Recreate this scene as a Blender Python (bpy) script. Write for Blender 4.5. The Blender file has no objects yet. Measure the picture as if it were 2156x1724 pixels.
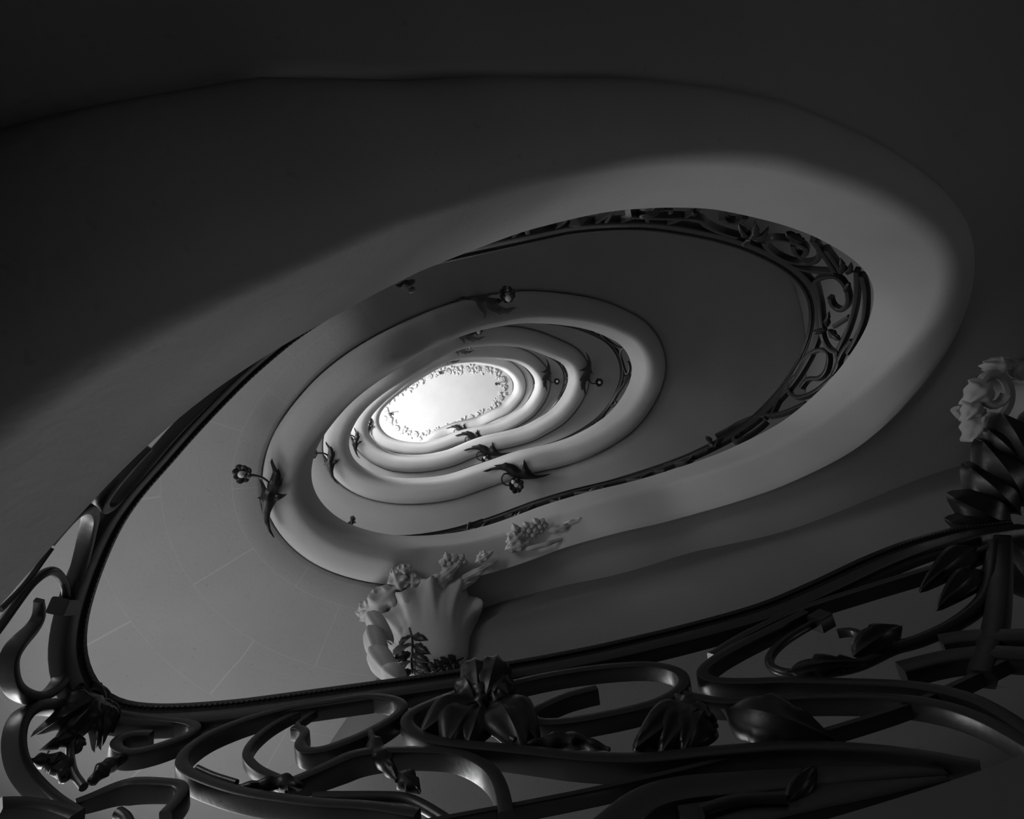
import bpy, bmesh, math, random
import numpy as np
from mathutils import Vector, Matrix
random.seed(4)
rng = np.random.default_rng(7)
C = bpy.context.scene.collection
PI = math.pi
# ---------------------------------------------------------------- camera model
FPX, CX, CY = 1350.0, 1078.0, 862.0          # focal length in pixels of a 2156 px wide frame
VX, VY = 872.0, 832.0                        # where the vertical vanishes
H = 3.6                                      # storey height
CAMZ = 1.5                                   # eye above the hall floor
_z = np.array([VX - CX, VY - CY, FPX]); _z /= np.linalg.norm(_z)
_x = np.array([1.0, 0, 0]); _x -= _x.dot(_z) * _z; _x /= np.linalg.norm(_x)
_y = np.cross(_z, _x)
BAS = np.array([_x, _y, _z])
def rect(P):
    P = np.atleast_2d(np.asarray(P, float))
    r = np.c_[P[:, 0] - CX, P[:, 1] - CY, np.full(len(P), FPX)] @ BAS.T
    return r[:, :2] / r[:, 2:]
def at(px, py, z):
    """point of the place seen at that spot of the frame, z storeys above the eye"""
    r = rect([(px, py)])[0] * z * H
    return Vector((r[0], r[1], z * H + CAMZ))
cam = bpy.data.cameras.new('camera'); co = bpy.data.objects.new('camera', cam); C.objects.link(co)
cam.sensor_fit = 'HORIZONTAL'; cam.sensor_width = 36.0; cam.lens = FPX / 2156 * 36.0
cam.clip_start = 0.02; cam.clip_end = 100
right = Vector(BAS[:, 0]); down = Vector(BAS[:, 1]); fwd = Vector(BAS[:, 2])
M3 = Matrix((right, -down, -fwd)).transposed()
co.matrix_world = Matrix.Translation((0, 0, CAMZ)) @ M3.to_4x4()
bpy.context.scene.camera = co
# ---------------------------------------------------------------- helpers
def tag(o, label=None, cat=None, group=None, kind=None):
    if label: o['label'] = label
    if cat: o['category'] = cat
    if group: o['group'] = group
    if kind: o['kind'] = kind
    return o
def empty(name, loc=(0, 0, 0)):
    o = bpy.data.objects.new(name, None); C.objects.link(o); o.location = loc; o.empty_display_size = .1
    return o
def mesh_obj(name, verts, faces, mat, parent=None, smooth=True, sharp=None):
    me = bpy.data.meshes.new(name)
    me.from_pydata([tuple(map(float, v)) for v in verts], [], [tuple(f) for f in faces])
    bm = bmesh.new(); bm.from_mesh(me)
    bmesh.ops.recalc_face_normals(bm, faces=bm.faces[:])
    bm.to_mesh(me); bm.free()
    me.materials.append(mat)
    if smooth:
        me.polygons.foreach_set('use_smooth', [True] * len(me.polygons))
        if sharp: me.set_sharp_from_angle(angle=math.radians(sharp))
    o = bpy.data.objects.new(name, me); C.objects.link(o)
    if parent is not None:
        o.parent = parent
        o.matrix_parent_inverse = Matrix.Translation(-Vector(parent.location))
    return o
class MB:
    """collects vertices and faces of one part"""
    def __init__(s): s.v = []; s.f = []
    def add(s, v, f):
        n = len(s.v); s.v += [tuple(p) for p in v]; s.f += [tuple(i + n for i in q) for q in f]
    def build(s, name, mat, parent=None, smooth=True, sharp=35):
        return mesh_obj(name, s.v, s.f, mat, parent, smooth, sharp)
def gsm(A, sig, closed=False):
    A = np.asarray(A, float)
    if sig <= 0: return A
    n = int(3 * sig) + 1
    k = np.exp(-.5 * (np.arange(-n, n + 1) / sig) ** 2); k /= k.sum()
    if closed: B = np.concatenate([A[-n:], A, A[:n]])
    else: B = np.concatenate([2 * A[0] - A[n:0:-1], A, 2 * A[-1] - A[-2:-n - 2:-1]])
    return np.stack([np.convolve(B[:, j], k, 'valid') for j in range(A.shape[1])], 1)
def resample(P, step=None, n=None):
    P = np.asarray(P, float)
    s = np.r_[0, np.cumsum(np.linalg.norm(np.diff(P[:, :3], axis=0), axis=1))]
    if n is None: n = max(3, int(s[-1] / step) + 1)
    t = np.linspace(0, s[-1], n)
    return np.stack([np.interp(t, s, P[:, j]) for j in range(P.shape[1])], 1)
def spline(P, per=8):
    """Catmull-Rom through the given points"""
    P = np.asarray(P, float); Q = np.vstack([2 * P[0] - P[1], P, 2 * P[-1] - P[-2]]); out = []
    for i in range(1, len(Q) - 2):
        a, b, c, d = Q[i - 1:i + 3]
        for t in np.linspace(0, 1, per, endpoint=False):
            out.append(.5 * (2 * b + (c - a) * t + (2 * a - 5 * b + 4 * c - d) * t * t + (3 * b - a - 3 * c + d) * t ** 3))
    out.append(P[-1]); return np.array(out)
def sweep(mb, P, U, W, prof, scale=None, caps=True):
    """P path, U/W the two section axes at each point, prof the section outline"""
    P, U, W = map(np.asarray, (P, U, W)); n, m = len(P), len(prof)
    sc = np.ones(n) if scale is None else np.asarray(scale)
    v = []
    for i in range(n):
        for a, b in prof: v.append(P[i] + U[i] * a * sc[i] + W[i] * b * sc[i])
    f = [(i * m + j, i * m + (j + 1) % m, (i + 1) * m + (j + 1) % m, (i + 1) * m + j) for i in range(n - 1) for j in range(m)]
    if caps: f += [tuple(range(m)), tuple((n - 1) * m + j for j in range(m))]
    mb.add(v, f)
def tangents(P):
    T = np.gradient(np.asarray(P, float), axis=0)
    return T / np.maximum(np.linalg.norm(T, axis=1), 1e-9)[:, None]
def unit(A):
    A = np.asarray(A, float); return A / np.maximum(np.linalg.norm(A, axis=-1, keepdims=True), 1e-9)
# ---------------------------------------------------------------- materials
def new_mat(name):
    m = bpy.data.materials.new(name); m.use_nodes = True
    nt = m.node_tree; return m, nt, nt.nodes['Principled BSDF']
def plaster(name, col, rough=.85, spots=.0, joints=False, bump=.25):
    m, nt, b = new_mat(name); N = nt.nodes; L = nt.links
    b.inputs['Roughness'].default_value = rough; b.inputs['Specular IOR Level'].default_value = .25
    tc = N.new('ShaderNodeTexCoord')
    n1 = N.new('ShaderNodeTexNoise'); n1.inputs['Scale'].default_value = 1.7; n1.inputs['Detail'].default_value = 5
    L.new(tc.outputs['Object'], n1.inputs['Vector'])
    r1 = N.new('ShaderNodeValToRGB'); r1.color_ramp.elements[0].position = .3; r1.color_ramp.elements[1].position = .75
    r1.color_ramp.elements[0].color = (col * .9, col * .9, col * .9, 1); r1.color_ramp.elements[1].color = (col, col, col, 1)
    L.new(n1.outputs['Fac'], r1.inputs['Fac']); out = r1.outputs['Color']
    n2 = N.new('ShaderNodeTexNoise'); n2.inputs['Scale'].default_value = 38; n2.inputs['Detail'].default_value = 2
    L.new(tc.outputs['Object'], n2.inputs['Vector'])
    if spots:
        r2 = N.new('ShaderNodeValToRGB'); r2.color_ramp.elements[0].position = .27; r2.color_ramp.elements[1].position = .31
        r2.color_ramp.elements[0].color = (1 - spots,) * 3 + (1,); r2.color_ramp.elements[1].color = (1, 1, 1, 1)
        L.new(n2.outputs['Fac'], r2.inputs['Fac'])
        mx = N.new('ShaderNodeMix'); mx.data_type = 'RGBA'; mx.blend_type = 'MULTIPLY'; mx.inputs['Factor'].default_value = 1
        L.new(out, mx.inputs[6]); L.new(r2.outputs['Color'], mx.inputs[7]); out = mx.outputs[2]
    if joints:
        uv = N.new('ShaderNodeUVMap'); uv.uv_map = 'UVMap'
        br = N.new('ShaderNodeTexBrick'); br.inputs['Scale'].default_value = 1.0
        br.inputs['Brick Width'].default_value = .46; br.inputs['Row Height'].default_value = .50
        br.inputs['Mortar Size'].default_value = .0026; br.inputs['Mortar Smooth'].default_value = .6
        br.inputs['Color1'].default_value = (0, 0, 0, 1); br.inputs['Color2'].default_value = (0, 0, 0, 1); br.inputs['Mortar'].default_value = (1, 1, 1, 1)
        L.new(uv.outputs['UV'], br.inputs['Vector'])
        mx = N.new('ShaderNodeMix'); mx.data_type = 'RGBA'; mx.blend_type = 'MIX'
        mu = N.new('ShaderNodeMath'); mu.operation = 'MULTIPLY'; mu.inputs[1].default_value = .45
        L.new(br.outputs['Fac'], mu.inputs[0]); L.new(mu.outputs[0], mx.inputs['Factor'])
        mx.inputs[7].default_value = (min(1, col * 1.35),) * 3 + (1,); L.new(out, mx.inputs[6]); out = mx.outputs[2]
    L.new(out, b.inputs['Base Color'])
    bp = N.new('ShaderNodeBump'); bp.inputs['Strength'].default_value = bump; bp.inputs['Distance'].default_value = .004
    L.new(n2.outputs['Fac'], bp.inputs['Height']); L.new(bp.outputs['Normal'], b.inputs['Normal'])
    return m
def iron(name, col, rough, bump=.16, spec=.5, metal=0.):
    m, nt, b = new_mat(name); N = nt.nodes; L = nt.links
    b.inputs['Metallic'].default_value = metal
    b.inputs['Base Color'].default_value = (col, col, col, 1); b.inputs['Specular IOR Level'].default_value = spec
    tc = N.new('ShaderNodeTexCoord'); n = N.new('ShaderNodeTexNoise'); n.inputs['Scale'].default_value = 60; n.inputs['Detail'].default_value = 3
    L.new(tc.outputs['Object'], n.inputs['Vector'])
    r = N.new('ShaderNodeMapRange'); r.inputs['To Min'].default_value = rough - .08; r.inputs['To Max'].default_value = rough + .14
    L.new(n.outputs['Fac'], r.inputs['Value']); L.new(r.outputs['Result'], b.inputs['Roughness'])
    bp = N.new('ShaderNodeBump'); bp.inputs['Strength'].default_value = bump; bp.inputs['Distance'].default_value = .003
    L.new(n.outputs['Fac'], bp.inputs['Height']); L.new(bp.outputs['Normal'], b.inputs['Normal'])
    return m
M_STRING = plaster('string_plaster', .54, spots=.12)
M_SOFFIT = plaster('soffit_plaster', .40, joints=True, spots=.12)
M_TREAD = plaster('tread_stone', .50)
M_DARKTREAD = plaster('worn_stone_tread', .24)  # lowest turn's unseen treads, darkened to throw less light back up
M_WALL = plaster('wall_plaster', .28)
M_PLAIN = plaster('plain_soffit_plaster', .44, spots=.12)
M_DIM = plaster('dark_stone_nosing', .16)  # string plaster with the near landing's dimness in its colour
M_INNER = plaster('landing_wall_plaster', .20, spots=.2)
M_CEIL = plaster('ceiling_plaster', .66, bump=.1)
M_CARVE = plaster('carved_plaster', .52, bump=.4)
M_IRON = iron('black_iron', .06, .30, metal=.5)
M_LEAF = iron('dark_leaf_iron', .014, .33)
M_RAIL = iron('dark_handrail', .010, .30, bump=.2)
mG, ntG, bG = new_mat('bulb_glass'); bG.inputs['Base Color'].default_value = (.55, .55, .55, 1); bG.inputs['Roughness'].default_value = .15
mF, ntF, bF = new_mat('hall_floor_stone'); bF.inputs['Base Color'].default_value = (.12, .12, .12, 1); bF.inputs['Roughness'].default_value = .6
# ---------------------------------------------------------------- the spiral edge of the stair
EDGE = [(0,1280),(20,1260),(60,1212),(112,1148),(163,1100),(202,1045),(240,1006),(287,959),(343,912),(386,869),(429,835),(494,792),(558,749),(644,701),(730,654),(815,605),
 (860,582),(905,564),(980,534),(1040,511),(1100,489),(1170,471),(1239,454),(1309,443),(1401,438),(1494,440),(1564,454),(1643,473),(1712,498),(1772,531),(1810,559),(1833,591),(1840,624),(1828,679),(1800,730),(1759,786),(1703,842),(1647,888),(1587,920),(1517,953),(1425,985),(1332,1013),(1239,1034),(1200,1046),(1161,1057),(1126,1069),(1083,1086),(1039,1102),(987,1116),(945,1123),
 (884,1128),(840,1127),(816,1125),(782,1118),(742,1106),(717,1094),(693,1076),(673,1055),(659,1030),(653,1004),(655,981),(661,958),(666,940),(680,918),(697,896),(718,870),(737,849),(762,828),(784,811),(814,791),(849,770),(892,745),(930,726),(968,709),(1008,696),(1039,690),(1074,683),(1109,680),(1161,682),(1212,688),(1242,695),(1266,704),(1303,722),(1319,740),(1328,760),(1331,779),(1328,797),(1319,819),(1303,846),(1279,874),(1242,899),(1201,920),(1157,934),(1091,948),(1065,956),(1039,966),(1011,975),(978,987),
 (943,999),(901,1005),(857,1007),(823,1004),(788,996),(762,983),(744,967),(735,948),(733,930),(737,913),(744,897),(755,878),(772,858),(790,842),(814,824),(840,807),(866,793),(915,762),(961,739),(987,732),(1022,729),(1057,728),(1091,731),(1118,737),(1144,747),(1178,761),(1191,772),(1197,789),(1196,803),(1191,819),(1179,841),(1157,866),(1126,884),(1100,898),(1057,909),(1022,916),(996,924),(970,935),
 (942,947),(901,956),(866,958),(831,955),(805,944),(788,930),(777,917),(773,903),(774,897),(779,880),(793,863),(814,842),(840,822),(854,809),(884,791),(918,774),(943,763),(961,757),(987,754),(1022,754),(1048,756),(1074,759),(1091,764),(1109,775),(1121,789),(1127,801),(1126,815),(1117,836),(1100,858),(1065,879),(1039,890),(1004,897),(983,902),(961,908),
 (935,919),(900,930),(884,931),(857,930),(831,924),(814,915),(802,901),(797,888),(800,871),(810,857),(831,837),(866,811),(901,789),(926,775),(961,767),(996,765),(1030,770),(1057,778),(1074,792),(1082,806),(1081,823),(1074,834),(1057,853),(1039,860),(1004,877),(970,885),(943,893),(917,905),(895,920),(880,934)]
ZK = [(420, 1.54), (500, 1.54), (560, 1.545), (600, 1.56), (630, 1.60), (660, 1.70), (675, 1.84), (690, 2.02), (705, 2.20), (720, 2.38), (740, 2.49), (765, 2.54), (780, 2.54)]
Z0 = [(0, .312), (125, .312), (145, .335), (160, .355), (200, .385), (240, .43), (270, .46), (300, .55), (315, .66), (330, .80), (345, .98), (360, 1.22), (380, 1.43), (405, 1.52), (420, 1.54)]
def zedge(u):
    """height of the top of the string, in storeys above the eye, at turn angle u (degrees)"""
    u = np.asarray(u, float)
    k = np.floor((u - 420) / 360)
    z = np.interp(u - 360 * np.maximum(k, 0), *zip(*ZK)) + np.maximum(k, 0)
    return np.where(u < 420, np.interp(u, *zip(*Z0)), z)
R_ = rect(EDGE)
D_ = []
for a, b in zip(R_[:-1], R_[1:]):
    for t in np.linspace(0, 1, 12, endpoint=False): D_.append(a + (b - a) * t)
D_ = np.array(D_ + [R_[-1]])
UD = np.degrees(np.unwrap(np.arctan2(D_[:, 1], D_[:, 0])))
UD += 360 * round((153 - UD[0]) / 360)
# the nearest landing: the edge runs on out of the picture, parallel to the near handrail
RAIL0 = [(2210,1085),(2100,1093),(2003,1107),(1898,1136),(1808,1172),(1717,1216),(1609,1263),(1538,1285),(1409,1319),(1254,1355),(1119,1381),(1013,1398),(887,1417),(760,1434),(619,1453),(500,1469),(379,1478),(319,1478),(269,1474),(235,1462),(211,1440),(197,1411),(187,1383),(183,1355),(187,1311),(197,1266),(215,1212),(237,1156),(263,1100),(309,1036),(360,981),(412,920),(472,856),(536,792),(622,719),(708,663),(780,624),(840,594),(905,561)]
def zrail(u): return np.interp(u, [0, 125, 150, 200, 240, 420, 2000], [.283, .283, .262, .235, .225, .215, .215])
R0 = rect(RAIL0); U0 = np.degrees(np.unwrap(np.arctan2(R0[:, 1], R0[:, 0])))
U0 = U0 + 360 * round((12 - U0[0]) / 360)
ZR0 = zedge(U0) + zrail(U0)
rail0_plan = R0 * ZR0[:, None] * H
m0 = U0 < 146
tg = unit(np.gradient(rail0_plan, axis=0)); nr = np.c_[tg[:, 1], -tg[:, 0]]
if np.dot(nr[5], rail0_plan[5]) < 0: nr = -nr
edge_near = (rail0_plan - nr * .02)[m0]                 # string edge a hand's breadth inside the railing
pl = D_ * zedge(UD)[:, None] * H
EP = np.vstack([np.c_[edge_near, zedge(U0[m0]) * H, U0[m0]], np.c_[pl, zedge(UD) * H, UD]])
STEP = .04
EP = resample(EP, STEP)
EP = gsm(EP, 2.2)
EP = resample(EP, STEP)
UE = EP[:, 3]; EDG = EP[:, :3] + np.array([0, 0, CAMZ])
T2 = tangents(np.c_[EDG[:, :2]])
NR = np.c_[T2[:, 1], -T2[:, 0]]                          # outward (away from the well)
N1 = unit(gsm(NR, 4)); N2 = unit(gsm(NR, 22))
SARC = np.r_[0, np.cumsum(np.linalg.norm(np.diff(EDG[:, :2], axis=0), axis=1))]
# stair hall walls: rounded rectangle
WX0, WX1, WY0, WY1 = -4.4, 5.2, -2.5, 4.9
WC = np.array([(WX0 + WX1) / 2, (WY0 + WY1) / 2]); WR = np.array([(WX1 - WX0) / 2, (WY1 - WY0) / 2])
def wall_hit(p, d):
    lo, hi = np.zeros(len(p)), np.full(len(p), 14.)
    for _ in range(40):
        t = (lo + hi) / 2; ins = (((p + d * t[:, None] - WC) / WR) ** 4).sum(1) < 1
        lo = np.where(ins, t, lo); hi = np.where(ins, hi, t)
    return lo
LW = wall_hit(EDG[:, :2], N2) - .01
ZSM = gsm(EDG[:, 2:3], 16)[:, 0]
# section of the string: (outward offset, height below the edge)
PROF = [(.16, .0), (.02, .0), (.0, -.012), (.0, -.20), (.0, -.50), (.005, -.534), (.020, -.566), (.044, -.590), (.075, -.603), (.105, -.606), (.14, -.605), (.18, -.600), (.22, -.588), (.252, -.564), (.276, -.520), (.290, -.460), (.294, -.42)]
SOF = [(.300, -.42), (.303, -.488), (.325, -.503), (.5, -.505)]
# over the landing bay the string becomes a beam with a sharp drip edge
BPRO = [(.16, .0), (.02, .0), (.0, -.012), (.0, -.20), (.0, -.36), (.0, -.41), (.006, -.44), (.03, -.462), (.07, -.493), (.11, -.524), (.15, -.555), (.19, -.586), (.225, -.614), (.232, -.616), (.234, -.600), (.236, -.52), (.25, -.495)]
BSOF = [(.35, -.495), (.45, -.495), (.55, -.495), (.64, -.495)]
def bay(u): return float(min(np.clip((u - 352) / 10, 0, 1), np.clip((458 - u) / 12, 0, 1)))
# on the lowest turn the groove only opens gradually, past the first bend
FPRO = PROF[:13] + [(.252, -.574), (.276, -.560), (.290, -.548), (.294, -.542)]
FSOF = [(.300, -.539), (.304, -.536), (.335, -.524), (.5, -.505)]
def flatness(u): return float(np.clip((300 - u) / 45, 0, 1))
TURNS = [(0, 420), (420, 780), (780, 1140), (1140, 1500), (1500, 1885)]
def strip(mb, rows):
    n, m = len(rows), len(rows[0]); v = [p for r in rows for p in r]
    mb.add(v, [(i * m + j, i * m + j + 1, (i + 1) * m + j + 1, (i + 1) * m + j) for i in range(n - 1) for j in range(m - 1)])
TURN_LABEL = ['lowest and nearest turn of pale plaster staircase, dark soffit at the upper left',
 'second turn of pale plaster staircase, with lit landing soffit and carved landing beam',
 'third turn of pale plaster staircase up the kidney-shaped well',
 'fourth turn of pale plaster staircase, a narrow curved band high in the well',
 'topmost turn of pale plaster staircase, brightest band just under the white ceiling']
flights = []
for k, (ua, ub) in enumerate(TURNS):
    idx = np.where((UE >= ua - .01) & (UE <= ub + .01))[0]
    if k < 4: idx = np.r_[idx, idx[-1] + 1]
    idx = idx[idx < len(EDG)]
    base = EDG[idx[len(idx) // 2]]
    t = empty('staircase_turn', (base[0], base[1], EDG[idx[0], 2] - .6)); flights.append(t)
    tag(t, TURN_LABEL[k], 'staircase', 'turns of the winding staircase')
    mb = MB(); rows = []
    for i in idx:
        e, n = EDG[i], np.r_[N1[i], 0]
        wb = bay(UE[i]); wf = flatness(UE[i])
        PR = [(a0 + (a1 - a0) * wf, b0 + (b1 - b0) * wf) for (a0, b0), (a1, b1) in zip(PROF, FPRO)]
        rows.append([e + n * (o + (o2 - o) * wb) + np.array([0, 0, dz + (z2 - dz) * wb]) for (o, dz), (o2, z2) in zip(PR, BPRO)])
    strip(mb, rows); so = mb.build('string', M_STRING, t, sharp=50)
    if k == 0:                                              # the near landing's edge has its shade put into a darker colour
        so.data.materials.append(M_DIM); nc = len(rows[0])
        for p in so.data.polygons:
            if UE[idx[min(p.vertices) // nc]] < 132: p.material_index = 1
    # soffit, with its own arc length / offset coordinates for the masonry joints
    mb = MB(); rows = []; uvs = []
    for i in idx:
        e = EDG[i]; r = []; q = []
        wb = bay(UE[i]); wf = flatness(UE[i])
        PR = [(a0 + (a1 - a0) * wf, b0 + (b1 - b0) * wf) for (a0, b0), (a1, b1) in zip(PROF, FPRO)]; SF = [(a0 + (a1 - a0) * wf, b0 + (b1 - b0) * wf) for (a0, b0), (a1, b1) in zip(SOF, FSOF)]
        r.append(e + np.r_[N1[i], 0] * (PR[-1][0] * (1 - wb) + BPRO[-1][0] * wb) + np.array([0, 0, PR[-1][1] * (1 - wb) + BPRO[-1][1] * wb])); q.append((SARC[i], .25))
        for j in range(4):
            o = SF[j][0] * (1 - wb) + BSOF[j][0] * wb; dz = SF[j][1] * (1 - wb) + BSOF[j][1] * wb
            r.append(e + np.r_[N1[i], 0] * o + np.array([0, 0, dz])); q.append((SARC[i], o))
        zs = -.505 * (1 - wb) - .495 * wb
        for s in np.linspace(0, 1, 9)[1:]:
            o = .7 + (LW[i] - .7) * s
            nn = unit(N1[i] * (1 - s) + N2[i] * s) if s < 1 else N2[i]
            r.append(np.array([e[0] + nn[0] * o, e[1] + nn[1] * o, e[2] * (1 - s) + ZSM[i] * s + zs])); q.append((SARC[i], o))
        rows.append(r); uvs.append(q)
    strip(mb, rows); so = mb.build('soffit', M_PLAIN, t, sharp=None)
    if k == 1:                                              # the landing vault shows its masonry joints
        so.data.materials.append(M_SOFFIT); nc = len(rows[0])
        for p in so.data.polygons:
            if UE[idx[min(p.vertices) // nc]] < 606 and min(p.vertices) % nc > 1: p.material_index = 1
    uvl = so.data.uv_layers.new(name='UVMap'); flat = [q for r in uvs for q in r]
    for lp in so.data.loops: uvl.data[lp.index].uv = flat[lp.vertex_index]
    # treads on top
    mb = MB(); rows = []; rise = .17
    for i in idx:
        e = EDG[i]; zt = math.floor((e[2] - .335 * H - CAMZ) / rise + .02) * rise + .335 * H + CAMZ - .03
        zt = min(zt, e[2] - .02)
        rows.append([np.r_[(e[:2] + N1[i] * .16), e[2]], np.r_[(e[:2] + N1[i] * .17), zt], np.r_[(e[:2] + unit(N1[i] + N2[i]) * LW[i] * .5), zt], np.r_[e[:2] + N2[i] * LW[i], zt]])
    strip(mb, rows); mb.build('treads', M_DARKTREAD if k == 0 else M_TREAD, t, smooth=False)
# ---------------------------------------------------------------- railings
m1 = U0 < 300
SETB = np.interp(UE % 360, [0, 60, 75, 100, 150, 200, 235, 300, 360], [.10, .10, .13, .18, .22, .20, .15, .10, .10])
RP = np.vstack([np.c_[rail0_plan, ZR0 * H + CAMZ, U0][m1],
                np.c_[EDG[:, :2] + N1 * SETB[:, None], EDG[:, 2] + zrail(UE) * H, UE][UE > 318]])
RP = resample(RP, .03); RP = gsm(RP, 1.6)                # inner top line of the handrail
_t = tangents(RP[:, :2]); RN = np.c_[_t[:, 1], -_t[:, 0]]
RN = unit(gsm(RN, 1.5)); RU = RP[:, 3]
RCN = RP[:, :2] + RN * .028                              # plan of the railing itself
RZ = RP[:, 2]
def ang(p): return np.degrees(np.arctan2(p[:, 1], p[:, 0]))
RCU = np.degrees(np.unwrap(np.arctan2(RCN[:, 1], RCN[:, 0]))); RCU += 360 * round((RU[0] - RCU[0]) / 360)
RCR = np.hypot(RCN[:, 0], RCN[:, 1])
def on_rail(P, lo, off=0.):
    """points on the upright surface of the railing behind the given spots of the frame; lo = least turn angle"""
    r = rect(P); a = np.degrees(np.arctan2(r[:, 1], r[:, 0])); d = np.hypot(r[:, 0], r[:, 1])
    a = (a - lo) % 360 + lo
    m = (RCU > lo - 5) & (RCU < lo + 365); o = np.argsort(RCU[m])
    R = np.interp(a, RCU[m][o], RCR[m][o]); nx = np.stack([np.interp(a, RCU[m][o], RN[m][o][:, j]) for j in (0, 1)], 1); nx = unit(nx)
    X = np.c_[np.cos(np.radians(a)) * R, np.sin(np.radians(a)) * R, R / d + CAMZ]
    N = np.c_[nx, np.zeros(len(nx))]
    return X + N * off, N
RECT = [(-.5, -.36), (-.46, -.46), (-.36, -.5), (.36, -.5), (.46, -.46), (.5, -.36), (.5, .36), (.46, .46), (.36, .5), (-.36, .5), (-.46, .46), (-.5, .36)]
def ROUND(n=10): return [(math.cos(2 * PI * i / n) * .5, math.sin(2 * PI * i / n) * .5) for i in range(n)]
def bar_mesh(X, N, depth, thick, prof=RECT, taper=None, step=.012):
    XN = np.c_[X, N]; XN = resample(XN, step); X, N = XN[:, :3], unit(XN[:, 3:])
    X = gsm(X, 1.2); T = tangents(X); N = unit(N - (N * T).sum(1)[:, None] * T); B = np.cross(T, N)
    n = len(X); sc = np.ones(n)
    if taper is not None: sc = np.interp(np.linspace(0, 1, n), np.linspace(0, 1, len(taper)), taper)
    mb = MB(); pr = [(a * depth, b * thick) for a, b in prof]
    sweep(mb, X, N, B, pr, sc); return mb
def px_bar(P, lo, parent, name='scroll', depth=.042, thick=.026, prof=RECT, taper=None, off=0., mat=None):
    X, N = on_rail(spline(P, 8), lo, off)
    return bar_mesh(X, N, depth, thick, prof, taper).build(name, mat or M_IRON, parent, sharp=40)
def leaf_mesh(base, tip, nrm, width, lobes=3, curl=.15, cup=.25, thick=.004, fold=0., nu=22, nv=8, deep=.35, wave=0.):
    """a lobed, cupped metal leaf from base to tip, its face towards nrm"""
    base, tip, nrm = (np.array(a, float) for a in (base, tip, nrm))
    ax = tip - base; L = np.linalg.norm(ax); ax /= L
    nrm = nrm - ax * nrm.dot(ax); nrm /= np.linalg.norm(nrm); sd = np.cross(ax, nrm)
    mb = MB(); top = []; bot = []
    for i in range(nu + 1):
        u = i / nu
        w = width * (math.sin(PI * min(1, u ** .8)) ** .75 * (1 - .25 * u) + .06)
        ph = (u * lobes) % 1.0
        w *= 1 - deep * (ph ** 1.5) if lobes else 1
        if i == nu: w = width * .02
        c = base + ax * L * u + nrm * (L * curl * math.sin(PI * u) + fold * L * u * u)
        r, q = [], []
        for j in range(nv + 1):
            v = j / nv * 2 - 1
            c2 = c - nrm * (wave * width * abs(v) ** 1.5 * math.sin(u * 19 + (1.3 if v > 0 else 0)))
            p = c2 + sd * w * .5 * v + ax * (abs(v) * width * .12 * (1 - u)) - nrm * (cup * width * .5 * v * v) + nrm * (.03 * width * math.cos(v * 9))
            r.append(p); q.append(p - nrm * thick)
        top.append(r); bot.append(q)
    strip(mb, top); strip(mb, [r[::-1] for r in bot])
    n0 = (nu + 1) * (nv + 1)
    rim = [(i, 0) for i in range(nu + 1)] + [(nu, j) for j in range(1, nv + 1)] + [(i, nv) for i in range(nu - 1, -1, -1)] + [(0, j) for j in range(nv - 1, 0, -1)]
    A = [i * (nv + 1) + j for i, j in rim]; B = [n0 + i * (nv + 1) + (nv - j) for i, j in rim]
    for k in range(len(A)):
        k2 = (k + 1) % len(A); mb.f.append((A[k], A[k2], B[k2], B[k]))
    return mb
def px_leaf(b, t, width, lo, parent, off=-.02, name='leaf', **kw):
    X, N = on_rail([b, t], lo, off); d = np.linalg.norm(X[0] - [0, 0, CAMZ])
    nrm = -(N[0] + N[1]) * .5 + np.array([0, 0, -.9])
    return leaf_mesh(X[0], X[1], nrm, width, **kw).build(name, M_LEAF, parent, sharp=50)
def px_bud(P, lo, parent, rad, name='bud', off=-.015):
    X, N = on_rail(spline(P, 6), lo, off); X = resample(X, n=26); T = tangents(X)
    B = np.cross(T, np.array([0, 0, 1.])); B = unit(B); U = np.cross(T, B); mb = MB(); v = []; m = 10
    for i in range(26):
        u = i / 25; r = rad * (.35 + .75 * math.sin(PI * min(1, u * 1.05)) ** .8) * (1 - .25 * u) * (1 + .13 * math.sin(u * 25))
        for j in range(m):
            a = 2 * PI * j / m; rr = r * (1 + .16 * math.sin(3 * a + u * 9)); v.append(X[i] + B[i] * math.cos(a) * rr + U[i] * math.sin(a) * rr)
    mb.add(v, [(i * m + j, i * m + (j + 1) % m, (i + 1) * m + (j + 1) % m, (i + 1) * m + j) for i in range(25) for j in range(m)] + [tuple(range(m)), tuple(250 + j for j in range(m))])
    return mb.build(name, M_LEAF, parent, sharp=60)
HRP = [(-.030, -.012), (-.030, .010), (-.022, .022), (-.006, .029), (.012, .029), (.026, .022), (.032, .010), (.032, -.008), (.024, -.016), (.024, -.026), (.012, -.034), (-.010, -.034), (-.020, -.026), (-.022, -.018)]
RAIL_LABEL = ['black wrought-iron scroll railing nearest the camera, with leaves, across the bottom of the stairwell',
 'black iron scroll railing of the second turn, showing on the right of the well',
 'thin dark railing of the third turn seen edge-on high in the well',
 'thin dark railing of the fourth turn seen edge-on near the top of the well',
 'dark railing of the topmost turn, hidden behind the brightest plaster band']
rails = []
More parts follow.
